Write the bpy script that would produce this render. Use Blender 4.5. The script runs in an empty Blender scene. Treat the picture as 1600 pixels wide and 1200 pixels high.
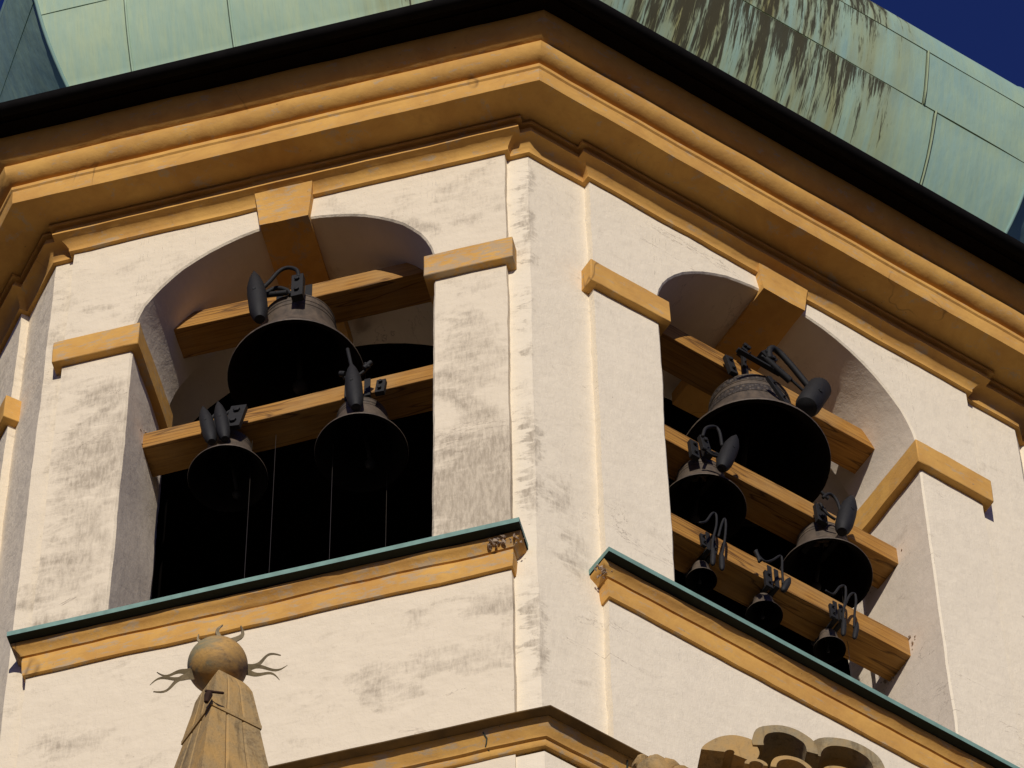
import bpy, bmesh, math, random
from math import sin, cos, tan, pi, radians, atan2, sqrt
from mathutils import Vector, Matrix, noise

random.seed(7)
S = bpy.context.scene
COL = S.collection

# ------------------------------------------------------------------ camera
Z0 = 1.6                                     # eye height above the ground
cam_d = bpy.data.cameras.new('camera'); cam = bpy.data.objects.new('camera', cam_d); COL.objects.link(cam)
rv = Vector((0.98725851, -0.15882005, -0.00983973)); uv_ = Vector((-0.12954998, -0.83813676, 0.52985241)); dv = Vector((0.09239823, 0.52182657, 0.84803278))
cam.matrix_world = Matrix(((rv.x, uv_.x, -dv.x, -3.65078489), (rv.y, uv_.y, -dv.y, -24.15890502), (rv.z, uv_.z, -dv.z, Z0), (0, 0, 0, 1)))
cam_d.sensor_width = 36; cam_d.lens = 8387.8 / 1600 * 36; cam_d.clip_end = 3000; cam_d.clip_start = 0.5
S.camera = cam

# ------------------------------------------------------------------ light
SUN_AZ, SUN_EL = -101.0, 19.5                 # azimuth of the direction towards the sun (math angle), elevation
w = bpy.data.worlds.new('World'); S.world = w; w.use_nodes = True
nt = w.node_tree; bg = nt.nodes['Background']
sky = nt.nodes.new('ShaderNodeTexSky'); sky.sky_type = 'NISHITA'; sky.sun_disc = False
sky.sun_elevation = radians(SUN_EL); sky.sun_rotation = radians(90 - SUN_AZ)
sky.altitude = 300; sky.air_density = 1.0; sky.dust_density = 0.3; sky.ozone_density = 6.0
tint = nt.nodes.new('ShaderNodeMix'); tint.data_type = 'RGBA'; tint.blend_type = 'MULTIPLY'; tint.inputs[0].default_value = 1.0
tint.inputs[7].default_value = (0.85, 0.80, 1.70, 1)
nt.links.new(sky.outputs[0], tint.inputs[6]); nt.links.new(tint.outputs[2], bg.inputs[0]); bg.inputs[1].default_value = 0.05
sd = bpy.data.lights.new('sun', 'SUN'); sd.energy = 5.0; sd.angle = radians(0.53); sd.color = (1.0, 0.93, 0.82)
so = bpy.data.objects.new('sun', sd); COL.objects.link(so)
sdir = Vector((cos(radians(SUN_AZ)) * cos(radians(SUN_EL)), sin(radians(SUN_AZ)) * cos(radians(SUN_EL)), sin(radians(SUN_EL))))
so.rotation_euler = sdir.to_track_quat('Z', 'Y').to_euler(); so.location = (-10, -60, 60)
S.view_settings.view_transform = 'Standard'; S.view_settings.look = 'None'
S.view_settings.exposure = -0.54; S.view_settings.gamma = 1.0
S.view_settings.use_curve_mapping = False
S.render.engine = 'CYCLES'

# ------------------------------------------------------------------ materials
def newmat(name):
    m = bpy.data.materials.new(name); m.use_nodes = True
    n = m.node_tree.nodes; l = m.node_tree.links
    return m, n, l, n['Principled BSDF']
class NB:
    def __init__(s, m): s.t = m.node_tree; s.n = s.t.nodes; s.l = s.t.links
    def co(s, scale=(1, 1, 1), kind='Object', rot=(0, 0, 0)):
        if kind == 'World':
            g = s.n.new('ShaderNodeNewGeometry'); o = g.outputs['Position']
        else:
            g = s.n.new('ShaderNodeTexCoord'); o = g.outputs[kind]
        mp = s.n.new('ShaderNodeMapping'); mp.inputs['Scale'].default_value = scale; mp.inputs['Rotation'].default_value = rot
        s.l.new(o, mp.inputs['Vector']); return mp.outputs[0]
    def noise(s, vec, scale, detail=4, rough=.55, dist=0):
        t = s.n.new('ShaderNodeTexNoise'); t.inputs['Scale'].default_value = scale; t.inputs['Detail'].default_value = detail
        t.inputs['Roughness'].default_value = rough; t.inputs['Distortion'].default_value = dist
        s.l.new(vec, t.inputs['Vector']); return t.outputs['Fac']
    def voro(s, vec, scale, feature='F1'):
        t = s.n.new('ShaderNodeTexVoronoi'); t.inputs['Scale'].default_value = scale; t.feature = feature
        s.l.new(vec, t.inputs['Vector']); return t.outputs['Distance']
    def ramp(s, fac, a, b, c0=(0, 0, 0, 1), c1=(1, 1, 1, 1)):
        r = s.n.new('ShaderNodeValToRGB'); e = r.color_ramp.elements
        e[0].position = a; e[1].position = b; e[0].color = c0; e[1].color = c1
        s.l.new(fac, r.inputs[0]); return r.outputs[0]
    def math(s, op, a, b=0.0, clamp=False):
        m = s.n.new('ShaderNodeMath'); m.operation = op; m.use_clamp = clamp
        for i, v in enumerate((a, b)):
            if isinstance(v, (int, float)): m.inputs[i].default_value = v
            else: s.l.new(v, m.inputs[i])
        return m.outputs[0]
    def mix(s, fac, a, b):
        m = s.n.new('ShaderNodeMix'); m.data_type = 'RGBA'
        for k, v in ((0, fac), (6, a), (7, b)):
            if isinstance(v, (int, float)): m.inputs[k].default_value = v
            elif isinstance(v, tuple): m.inputs[k].default_value = v if len(v) == 4 else v + (1,)
            else: s.l.new(v, m.inputs[k])
        return m.outputs[2]
    def bump(s, h, dist, strength=1.0, prev=None):
        b = s.n.new('ShaderNodeBump'); b.inputs['Strength'].default_value = strength; b.inputs['Distance'].default_value = dist
        s.l.new(h, b.inputs['Height'])
        if prev is not None: s.l.new(prev, b.inputs['Normal'])
        return b.outputs[0]
    def sep(s, vec):
        x = s.n.new('ShaderNodeSeparateXYZ'); s.l.new(vec, x.inputs[0]); return x.outputs

def face_uz(b, ang, org):
    g = b.n.new('ShaderNodeNewGeometry'); v = b.n.new('ShaderNodeVectorMath'); v.operation = 'SUBTRACT'; v.inputs[1].default_value = org
    b.l.new(g.outputs['Position'], v.inputs[0])
    d = b.n.new('ShaderNodeVectorMath'); d.operation = 'DOT_PRODUCT'; d.inputs[1].default_value = (cos(ang), sin(ang), 0)
    b.l.new(v.outputs[0], d.inputs[0]); return d.outputs['Value'], b.sep(v.outputs[0])[2]
def plaster(name, stain, base=(0.74, 0.638, 0.49), dirt=(0.27, 0.22, 0.16), bumpy=1.0, spots=None, ang=0, org=(0, 0, 0)):
    m, n, l, bs = newmat(name); b = NB(m)
    big = b.noise(b.co((1, 1, 1.5), 'World', (0.3, 0.25, 0)), 1.35, 4, .6, .8)          # where the limewash has worn
    mid = b.noise(b.co((1, 1, 2.2), 'World', (0.25, 0.3, 0)), 3.6, 6, .68, .4)
    scratch = b.noise(b.co((26, 26, 5), 'World', (0.12, 0.1, 0)), 1.6, 5, .7, .3)
    scr2 = b.noise(b.co((6, 6, 22), 'World', (0.2, 0.15, 0)), 1.2, 4, .65, .5)
    fine = b.noise(b.co(kind='World'), 95, 3, .6)
    a = b.math('ADD', b.math('MULTIPLY', big, .62), b.math('MULTIPLY', mid, .38))
    a = b.math('ADD', a, b.math('MULTIPLY', b.math('SUBTRACT', scratch, .5), .17))
    a = b.math('ADD', a, b.math('MULTIPLY', b.math('SUBTRACT', fine, .5), .10))
    if spots:
        u, zz = face_uz(b, ang, org)
        wu = b.math('ADD', u, b.math('MULTIPLY', b.math('SUBTRACT', mid, .5), .5)); wz = b.math('ADD', zz, b.math('MULTIPLY', b.math('SUBTRACT', big, .5), 1.2))
        for (su, sz, ru, rz, am) in spots:
            p = b.math('POWER', b.math('DIVIDE', b.math('SUBTRACT', wu, su), ru), 2.0); q = b.math('POWER', b.math('DIVIDE', b.math('SUBTRACT', wz, sz), rz), 2.0)
            fall = b.math('MULTIPLY', b.math('SUBTRACT', 1.0, b.math('ADD', p, q), True), am)
            a = b.math('ADD', a, fall)
    mask = b.ramp(a, .57 - stain, .76 - stain)
    soft = b.ramp(b.math('ADD', b.math('MULTIPLY', mid, .6), b.math('MULTIPLY', scr2, .4)), .36, .66)
    c = b.mix(b.math('MULTIPLY', soft, .26), base, (base[0] * .72, base[1] * .70, base[2] * .68))
    c = b.mix(b.math('MULTIPLY', mask, b.math('ADD', .36, b.math('MULTIPLY', b.ramp(scratch, .38, .62), .36))), c, dirt)
    pits = b.ramp(b.noise(b.co((1, 1, 1), 'World'), 17, 5, .7), .69, .72)
    c = b.mix(b.math('MULTIPLY', pits, .55), c, (0.25, 0.19, 0.13))
    crk = b.ramp(b.math('ABSOLUTE', b.math('SUBTRACT', b.noise(b.co((.5, .5, 1.6), 'World', (.3, 0, .4)), 1.1, 7, .62, .6), .5)), .0, .0035, (1, 1, 1, 1), (0, 0, 0, 1))
    crk = b.math('MULTIPLY', crk, b.ramp(b.noise(b.co(kind='World'), .9, 2), .54, .64))
    c = b.mix(b.math('MULTIPLY', crk, .6), c, (0.16, 0.11, 0.08))
    l.new(c, bs.inputs['Base Color']); bs.inputs['Roughness'].default_value = .93
    bs.inputs['Specular IOR Level'].default_value = .15
    h = b.math('ADD', b.math('MULTIPLY', b.noise(b.co((1, 1, 1), 'World'), 7, 5, .6), 1.0), b.math('MULTIPLY', scratch, .12))
    nb = b.bump(h, .030 * bumpy, .55)
    nb = b.bump(b.math('ADD', fine, b.math('MULTIPLY', mask, -.5)), .004 * bumpy, .6, nb)
    l.new(nb, bs.inputs['Normal']); return m

def ochre(name, worn=0.0, base=(0.665, 0.382, 0.100), grey=(0.42, 0.33, 0.22)):
    m, n, l, bs = newmat(name); b = NB(m)
    v = b.noise(b.co((1, 1, 1), 'World'), 2.2, 6, .65, .5)
    f = b.noise(b.co((1, 1, 1), 'World'), 60, 4, .65)
    m2 = b.noise(b.co((1, 1, 3), 'World'), 6.5, 6, .7, .3)
    c = b.mix(b.ramp(v, .3, .7), base, (base[0] * .76, base[1] * .69, base[2] * .70))
    dk = b.ramp(b.noise(b.co((1.4, 1.4, 3.5), 'World'), 3.1, 6, .72, .5), .50, .72)
    c = b.mix(b.math('MULTIPLY', dk, .38), c, (base[0] * .55, base[1] * .50, base[2] * .60))
    c = b.mix(b.math('MULTIPLY', b.ramp(b.math('ADD', m2, b.math('MULTIPLY', f, .18)), .66 - worn, .76 - worn), .75), c, grey)
    c = b.mix(b.math('MULTIPLY', b.ramp(b.noise(b.co(kind='World'), 23, 4, .7), .69, .73), .8), c, (0.16, 0.09, 0.04))
    crk = b.ramp(b.math('ABSOLUTE', b.math('SUBTRACT', b.noise(b.co((.7, .7, .25), 'World'), 1.0, 4, .5, .1), .5)), 0, .002, (1, 1, 1, 1), (0, 0, 0, 1))
    c = b.mix(b.math('MULTIPLY', b.math('MULTIPLY', crk, b.ramp(b.noise(b.co(kind='World'), 1.3, 2), .58, .66)), .6), c, (0.12, 0.065, 0.03))
    l.new(c, bs.inputs['Base Color']); bs.inputs['Roughness'].default_value = .85
    bs.inputs['Specular IOR Level'].default_value = .2
    nb = b.bump(b.noise(b.co(kind='World'), 9, 4, .55), .012, .5)
    nb = b.bump(f, .002, .6, nb)
    l.new(nb, bs.inputs['Normal']); return m

def copper(name, spot=None, streak=0.5, yellow=.5, base=(0.235, 0.395, 0.295), blue=(0.17, 0.32, 0.30)):
    """verdigris copper; UV is metres: u along the face, v height above the lower edge of the sheet row"""
    m, n, l, bs = newmat(name); b = NB(m)
    uvv = b.co((1, 1, 1), 'UV'); x, y, z = b.sep(uvv)
    cloud = b.noise(b.co((1, 1, 1), 'UV'), 1.6, 5, .6, .4)
    wob = b.noise(b.co((3, 3, 1), 'UV'), 1.5, 3, .5)
    xw = b.math('ADD', x, b.math('MULTIPLY', wob, .014))
    cv = b.n.new('ShaderNodeCombineXYZ'); b.l.new(xw, cv.inputs[0]); b.l.new(b.math('MULTIPLY', y, .07), cv.inputs[1])
    cu = cv.outputs[0]
    wide = b.noise(cu, 5.5, 3, .6); thin = b.noise(cu, 21, 4, .65); hair = b.noise(cu, 70, 3, .7)
    c = b.mix(b.ramp(cloud, .35, .65), base, blue)
    c = b.mix(b.math('MULTIPLY', b.ramp(thin, .42, .66), .30), c, (base[0] * 1.35, base[1] * 1.12, base[2] * .75))
    c = b.mix(b.math('MULTIPLY', b.ramp(hair, .52, .70), .22), c, (base[0] * .55, base[1] * .62, base[2] * .72))
    env = b.noise(b.co((.8, .25, 1), 'UV'), 1.5, 2, .5)
    if spot:      # the drip-stained stretch of this face
        u_ = b.math('SUBTRACT', b.math('MODULO', b.math('ADD', x, 17.5), 7.0), 3.5)
        en = b.math('SUBTRACT', 1.0, b.math('POWER', b.math('ABSOLUTE', b.math('DIVIDE', b.math('SUBTRACT', u_, spot[0]), spot[1])), 3.0), True)
        en = b.math('MULTIPLY', b.math('ADD', en, b.math('MULTIPLY', b.math('SUBTRACT', env, .5), .5)), spot[2], True)
    else: en = b.math('MULTIPLY', b.ramp(env, .52, .70), streak * 1.6, True)
    c = b.mix(b.math('MULTIPLY', b.math('MULTIPLY', b.ramp(wide, .36, .60), en), yellow), c, (0.285, 0.265, 0.095))
    sm = b.math('ADD', b.math('MULTIPLY', wide, .30), b.math('MULTIPLY', thin, .46)); sm = b.math('ADD', sm, b.math('MULTIPLY', hair, .26))
    fr_ = b.math('SUBTRACT', y, b.math('MULTIPLY', b.math('GREATER_THAN', y, .958), .80))
    sm = b.math('ADD', sm, b.math('MULTIPLY', b.math('SUBTRACT', fr_, .5), .11))
    sm = b.math('ADD', sm, b.math('MULTIPLY', b.math('SUBTRACT', en, .62), .22))
    sm = b.math('ADD', sm, b.math('MULTIPLY', b.math('SUBTRACT', b.noise(b.co((2.5, 1.2, 1), 'UV'), 2.0, 4, .6), .5), .07))
    mk = b.math('MULTIPLY', b.ramp(sm, .548, .600), b.ramp(en, .05, .5))
    c = b.mix(b.math('MULTIPLY', mk, .92), c, (0.034, 0.028, 0.015))
    st2 = hair
    rust = b.ramp(b.noise(b.co((1.6, 1.2, 1), 'UV'), 3.0, 5, .7), .66, .76)
    c = b.mix(b.math('MULTIPLY', rust, .22), c, (0.24, 0.18, 0.09))
    l.new(c, bs.inputs['Base Color']); bs.inputs['Roughness'].default_value = .75; bs.inputs['Metallic'].default_value = .0
    bs.inputs['Specular IOR Level'].default_value = .25
    nb = b.bump(b.noise(b.co((1, .5, 1), 'UV'), 2.3, 4, .5), .05, .5)
    nb = b.bump(st2, .0015, .5, nb)
    l.new(nb, bs.inputs['Normal']); return m

def simple(name, col, rough=.6, metal=0.0, var=.3, scale=14, bump=.002, dark=None, spec=.3):
    m, n, l, bs = newmat(name); b = NB(m)
    v = b.noise(b.co((1, 1, 1), 'World'), scale, 6, .65)
    dk = dark or tuple(x * (1 - var) for x in col)
    l.new(b.mix(b.ramp(v, .35, .68), col, dk), bs.inputs['Base Color'])
    bs.inputs['Roughness'].default_value = rough; bs.inputs['Metallic'].default_value = metal
    bs.inputs['Specular IOR Level'].default_value = spec
    if bump: l.new(b.bump(b.noise(b.co(kind='World'), scale * 4, 4, .6), bump, .6), bs.inputs['Normal'])
    return m

def wood(name):
    m, n, l, bs = newmat(name); b = NB(m)
    g = b.noise(b.co((.8, 22, 22), 'Object'), 2.2, 6, .65, .6)
    g2 = b.noise(b.co((.35, 60, 60), 'Object'), 2.0, 4, .6, .3)
    v = b.noise(b.co((1, 1, 1), 'Object'), 2.4, 4, .6)
    c = b.mix(b.ramp(g, .35, .68), (0.45, 0.225, 0.045), (0.24, 0.105, 0.020))
    c = b.mix(b.math('MULTIPLY', b.ramp(v, .45, .7), .45), c, (0.40, 0.25, 0.10))
    crack = b.ramp(b.math('ABSOLUTE', b.math('SUBTRACT', b.noise(b.co((.25, 3.2, 3.2), 'Object'), 1.6, 3, .5, .2), .5)), 0, .012, (1, 1, 1, 1), (0, 0, 0, 1))
    c = b.mix(b.math('MULTIPLY', crack, .8), c, (0.07, 0.03, 0.01))
    l.new(c, bs.inputs['Base Color']); bs.inputs['Roughness'].default_value = .7; bs.inputs['Specular IOR Level'].default_value = .25
    nb = b.bump(b.math('SUBTRACT', b.math('ADD', g, g2), crack), .006, .6)
    l.new(nb, bs.inputs['Normal']); return m

def bronze(name, band=False):
    m, n, l, bs = newmat(name); b = NB(m)
    v = b.noise(b.co((3, 3, 1.0), 'Object'), 4.5, 6, .68, .4)
    c = b.mix(b.ramp(v, .35, .66), (0.135, 0.10, 0.07), (0.055, 0.043, 0.033))
    if band:
        k = b.voro(b.co((1, 1, .7), 'Object'), 34)
        c = b.mix(b.ramp(k, .28, .42), c, (0.04, 0.032, 0.028))
    l.new(c, bs.inputs['Base Color']); bs.inputs['Metallic'].default_value = .2; bs.inputs['Roughness'].default_value = .62
    if band: l.new(b.bump(k, .012, .9), bs.inputs['Normal'])
    else: l.new(b.bump(b.noise(b.co(kind='Object'), 40, 4), .002, .5), bs.inputs['Normal'])
    return m

def stone(name, base=(0.40, 0.255, 0.10), dark=(0.13, 0.085, 0.04), grey=(0.26, 0.22, 0.15)):
    m, n, l, bs = newmat(name); b = NB(m)
    v = b.noise(b.co((1, 1, .6), 'World'), 5, 7, .72, .3)
    f = b.noise(b.co(kind='World'), 42, 5, .7)
    c = b.mix(b.ramp(v, .36, .62), base, grey)
    c = b.mix(b.math('MULTIPLY', b.ramp(b.math('ADD', b.math('MULTIPLY', v, .5), b.math('MULTIPLY', f, .5)), .52, .66), .75), c, dark)
    c = b.mix(b.math('MULTIPLY', b.ramp(b.noise(b.co((9, 9, 1), 'World'), 2, 5, .6), .56, .68), .5), c, (0.10, 0.07, 0.035))
    l.new(c, bs.inputs['Base Color']); bs.inputs['Roughness'].default_value = .95; bs.inputs['Specular IOR Level'].default_value = .1
    nb = b.bump(v, .012, .6); nb = b.bump(f, .006, .8, nb); l.new(nb, bs.inputs['Normal']); return m

_H = 0.416323530114397; _t = 0.44217
OA = (-4.1 * sin(_H), -4.1 * cos(_H), Z0); OB = (4.1 * sin(_H), -4.1 * cos(_H), Z0)
M_PL = plaster('plaster_worn', .03, base=(0.76, 0.662, 0.502), spots=[(1.38, 30.75, .50, 1.2, .30), (1.36, 32.4, .40, .8, .15), (1.3, 33.4, .3, .4, .10), (1.25, 34.85, .6, .5, .13), (1.15, 28.75, .75, .35, .17), (1.5, 29.35, .4, .3, .13), (-1.45, 32.2, .42, 1.1, .20), (-1.55, 30.8, .45, .9, .20), (-1.4, 33.2, .3, .4, .14), (-1.1, 34.7, .6, .5, .09), (-1.45, 28.9, .35, .25, .12)], ang=-_H, org=OA)
M_PLB = plaster('plaster_clean_lightened', -.045, base=(0.81, 0.72, 0.56), bumpy=.7, spots=[(-1.45, 31.1, .18, .9, .17), (-1.62, 30.4, .2, .5, .16), (-1.5, 29.2, .3, .4, .06), (-.9, 28.95, .35, .35, .13), (-1.35, 28.3, .3, .3, .10), (-.85, 31.0, .2, .3, .10)], ang=_H, org=OB)  # less stained; base also lightened to offset the sun's slant on face B
M_PLC = plaster('plaster_corner', -.02, base=(0.80, 0.71, 0.55), bumpy=.8, spots=[(-1.79, 34.6, .075, 1.1, .24), (-1.79, 33.0, .05, .8, .20), (-1.79, 31.3, .075, 1.2, .22), (-1.79, 29.0, .07, 1.0, .22), (-1.55, 31.0, .18, .6, .14), (-1.45, 30.3, .2, .4, .16), (-1.4, 28.6, .3, .5, .08)], ang=_H, org=OB)
M_REV = plaster('plaster_reveal', -.05, base=(0.76, 0.66, 0.53), bumpy=.45)
M_OC = ochre('ochre_paint'); M_OCW = ochre('ochre_worn', .06); M_OCG = ochre('ochre_greyed', .13, grey=(0.42, 0.33, 0.22))
M_COP = [copper('verdigris_left', (.95, .62, .85), .32, .7, (0.40, 0.52, 0.375), (0.32, 0.46, 0.365)), copper('verdigris_streaked', (-.05, 1.95, 1.0), 1.0, .9, (0.31, 0.44, 0.335), (0.25, 0.39, 0.35)), copper('verdigris_side', None, .1, .3, (0.22, 0.35, 0.30), (0.17, 0.28, 0.28))]
M_CAP = simple('verdigris_capping', (0.20, 0.34, 0.29), .6, 0, .3, 9, .001)
M_UND = simple('shade_black_underside', (0.010, 0.016, 0.012), .8)  # shade under the sill sheets, painted as a black underside
M_SEAM = simple('dark_copper', (0.06, 0.07, 0.05), .7)
M_EAVE = simple('shade_darkened_copper', (0.007, 0.006, 0.006), .9, 0, .5, 6, spec=.08)  # dark metal, taken near black to hold the eave's shade
M_EAVW = simple('shade_dark_timber_soffit', (0.008, 0.005, 0.003), .95, spec=.05)  # dark timber with the shade under the eave put into its colour
M_WOOD = wood('honey_oak'); M_BR = bronze('bell_bronze'); M_BRB = bronze('bell_inscription', True)
M_BIN = simple('bell_inside', (0.007, 0.006, 0.005), .95, spec=.1)  # near-black colour carries the shade inside the bell's hollow
M_IRON = simple('black_iron', (0.014, 0.0135, 0.014), .7, .1, .4, 30, .002, spec=.35)
M_STEEL = simple('pale_steel', (0.14, 0.12, 0.10), .35, .8, .2, 30, 0)
M_DARK = simple('shade_black_chamber', (0.006, 0.005, 0.0045), .98, spec=.0)  # unlit interior: its darkness is put into the wall colour
M_STONE = stone('sandstone', (0.46, 0.285, 0.105), (0.15, 0.09, 0.04), (0.33, 0.245, 0.13)); M_STG = stone('lichened_sandstone', (0.36, 0.245, 0.105), (0.13, 0.085, 0.04), (0.27, 0.23, 0.15))
M_RUB = stone('broken_plaster', (0.45, 0.33, 0.24), (0.16, 0.11, 0.08), (0.34, 0.27, 0.20))

# ------------------------------------------------------------------ mesh builder
class MB:
    def __init__(s): s.v = []; s.f = []; s.mi = []; s.uv = []; s.c = 0
    def add(s, vs, fs, mi=0, uvs=None):
        o = len(s.v); s.v += [Vector(p) for p in vs]
        for k, f in enumerate(fs):
            s.f.append([o + i for i in f]); s.mi.append(mi)
            s.uv.append([uvs[i] for i in f] if uvs else [(0, 0)] * len(f))
        return s
    def grid(s, rows, mi=0, uvs=None, closed=False):
        """rows: list of equal-length lists of points"""
        n = len(rows[0]); vs = [p for r in rows for p in r]; fs = []
        for i in range(len(rows) - 1):
            for j in range(n if closed else n - 1):
                k = (j + 1) % n
                fs.append((i * n + j, i * n + k, (i + 1) * n + k, (i + 1) * n + j))
        return s.add(vs, fs, mi, [q for r in uvs for q in r] if uvs else None)
    def quad(s, a, b, c, d, step=.14, mi=0):
        a, b, c, d = map(Vector, (a, b, c, d))
        nu = max(1, int(max((b - a).length, (c - d).length) / step)); nv = max(1, int(max((d - a).length, (c - b).length) / step))
        nu = min(nu, 60); nv = min(nv, 90)
        rows = [[(a.lerp(b, i / nu)).lerp(d.lerp(c, i / nu), j / nv) for i in range(nu + 1)] for j in range(nv + 1)]
        return s.grid(rows, mi)
    def box(s, lo, hi, mi=0, fn=None):
        x0, y0, z0 = lo; x1, y1, z1 = hi
        vs = [(x0, y0, z0), (x1, y0, z0), (x1, y1, z0), (x0, y1, z0), (x0, y0, z1), (x1, y0, z1), (x1, y1, z1), (x0, y1, z1)]
        if fn: vs = [fn(*p) for p in vs]
        return s.add(vs, [(0, 3, 2, 1), (4, 5, 6, 7), (0, 1, 5, 4), (1, 2, 6, 5), (2, 3, 7, 6), (3, 0, 4, 7)], mi)
    def tube(s, pts, r, n=8, mi=0, cap=True):
        pts = [Vector(p) for p in pts]; rr = r if isinstance(r, (list, tuple)) else [r] * len(pts)
        rings = []; up = None
        for i, p in enumerate(pts):
            t = (pts[min(i + 1, len(pts) - 1)] - pts[max(i - 1, 0)]).normalized()
            if up is None: up = t.orthogonal().normalized()
            up = (up - t * up.dot(t)); up = up.normalized() if up.length > 1e-6 else t.orthogonal().normalized()
            q = t.cross(up)
            rings.append([p + (up * cos(a) + q * sin(a)) * rr[i] for a in [2 * pi * k / n for k in range(n)]])
        s.grid(rings, mi, closed=True)
        if cap:
            s.add(rings[0], [tuple(reversed(range(n)))], mi); s.add(rings[-1], [tuple(range(n))], mi)
        return s
    def lathe(s, prof, n=48, mi=0, o=(0, 0, 0), axis=None):
        R = Matrix.Identity(3)
        if axis: R = Vector((0, 0, 1)).rotation_difference(Vector(axis)).to_matrix()
        o = Vector(o)
        rows = [[o + R @ Vector((r * cos(2 * pi * k / n), r * sin(2 * pi * k / n), z)) for k in range(n)] for r, z in prof]
        return s.grid(rows, mi, closed=True)
    def out(s, name, mats, parent=None, jit=0.0, smooth=False, bevel=0, weld=True, origin=None, kind=None, label=None, recalc=True):
        if not isinstance(mats, (list, tuple)): mats = [mats]
        off = Vector(parent.location) if (parent is not None and parent.get('_w')) else Vector((0, 0, 0))
        if parent is not None and parent.get('_rel'): off = Vector(parent.parent.location)
        if origin is not None: off = Vector(origin)
        me = bpy.data.meshes.new(name)
        vs = s.v
        if jit:
            vs = []
            for p in s.v:
                a = noise.noise_vector(p * 1.7) * .009 + noise.noise_vector(p * 6.3 + Vector((5, 3, 1))) * .0042
                vs.append(p + a * jit)
        me.from_pydata([tuple(p - off) for p in vs], [], s.f)
        for m in mats: me.materials.append(m)
        for i, p in enumerate(me.polygons): p.material_index = s.mi[i]; p.use_smooth = bool(smooth)
        ul = me.uv_layers.new(name='UVMap'); k = 0
        for i, p in enumerate(me.polygons):
            for q in s.uv[i]: ul.data[k].uv = q; k += 1
        bm = bmesh.new(); bm.from_mesh(me)
        if weld: bmesh.ops.remove_doubles(bm, verts=bm.verts, dist=1e-4)
        if recalc: bmesh.ops.recalc_face_normals(bm, faces=bm.faces)
        bm.to_mesh(me); bm.free()
        if smooth == 'auto': me.set_sharp_from_angle(angle=radians(38))
        o = bpy.data.objects.new(name, me); COL.objects.link(o)
        if parent is not None:
            o.parent = parent
            if origin is not None and parent.get('_w'): o.location = Vector(origin) - Vector(parent.location)
        elif origin is not None: o.location = origin
        if bevel:
            bv = o.modifiers.new('bevel', 'BEVEL'); bv.width = bevel; bv.segments = 2; bv.limit_method = 'ANGLE'; bv.angle_limit = radians(35)
        if kind: o['kind'] = kind
        if label: o['label'] = label
        return o

def thing(name, label, cat, loc=(0, 0, 0), rz=0.0, group=None, world=True):
    o = bpy.data.objects.new(name, None); COL.objects.link(o); o.location = loc; o.rotation_euler = (0, 0, rz)
    o.empty_display_size = .3
    o['label'] = label; o['category'] = cat
    if group: o['group'] = group
    if world: o['_w'] = 1
    return o

# ------------------------------------------------------------------ plan of the tower: an octagon
H1 = 0.416323530114397; HC = 0.42272377
def dirv(a): return Vector((cos(a), sin(a), 0))
angA = -H1; angB = H1; angC = -H1 - 2 * HC; angD = radians(65.8)
APO = 4.1; TT = tan(H1)
Vab = dirv(angA - pi / 2) * APO + dirv(angA) * (APO * TT)
LEN = {'C': 4.6, 'A': 1.973 + APO * TT, 'B': APO * TT + 2.79, 'D': 3.786}
Vca = Vab - dirv(angA) * LEN['A']; Vx = Vca - dirv(angC) * LEN['C']
Vbd = Vab + dirv(angB) * LEN['B']; Vdc = Vbd + dirv(angD) * LEN['D']
sides = [('C', Vx, angC), ('A', Vca, angA), ('B', Vab, angB), ('D', Vbd, angD)]
v = Vdc
for nme, ang in (('E', angC + pi), ('F', angA + pi), ('G', angB + pi), ('H', angD + pi)):
    L = LEN[{'E': 'C', 'F': 'A', 'G': 'B', 'H': 'D'}[nme]]; LEN[nme] = L
    sides.append((nme, v.copy(), ang)); v = v + dirv(ang) * L
U0 = {'A': -1.973, 'B': -APO * TT}
FR = {}
for nme, V, ang in sides:
    t = dirv(ang); n = dirv(ang - pi / 2)
    FR[nme] = (V, t, n, U0.get(nme, 0.0), ang)
def P(f, u, d, z):
    V, t, n, u0, a = FR[f]; return V + t * (u - u0) + n * d + Vector((0, 0, z + Z0))
T = .064                                      # how far the panels stand proud of the corner piers
GAP = {'A': (.193, .193), 'B': (.543, .54), 'C': (.54, .54), 'D': (.19, .19), 'E': (.54, .54), 'F': (.19, .19), 'G': (.54, .54), 'H': (.19, .19)}
PAN = {f: (FR[f][3] + GAP[f][0], FR[f][3] + LEN[f] - GAP[f][1]) for f in FR}
CEN = (sides[0][1] + sides[4][1]) * .5
tower = thing('bell_tower', 'cream plastered octagonal bell tower with ochre cornices, arched openings and green copper roof', 'bell tower', (CEN.x, CEN.y, 0))

def plan_path(jogs):
    """closed plan outline at z=0; panels jog out by T from the corner pier plane"""
    pts = []
    for k, (nme, V, ang) in enumerate(sides):
        n = FR[nme][2]; t = FR[nme][1]; u0 = FR[nme][3]
        p_ang = sides[k - 1][2]; half = (ang - p_ang) % (2 * pi) / 2
        n0 = dirv((p_ang + half) - pi / 2)
        corner = V - n0 * (T / cos(half)) if jogs else V
        pts.append(corner)
        if jogs:
            a, b = PAN[nme]
            for (u, dd) in ((a, -T), (a, 0), (b, 0), (b, -T)): pts.append(V + t * (u - u0) + n * dd)
    return pts
def miters(pts):
    N = len(pts); out = []
    for i in range(N):
        a = (pts[i] - pts[i - 1]).normalized(); b = (pts[(i + 1) % N] - pts[i]).normalized()
        na = Vector((a.y, -a.x, 0)); nb = Vector((b.y, -b.x, 0)); m = (na + nb)
        out.append(m / max(1e-6, (1 + na.dot(nb))))
    return out
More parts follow.
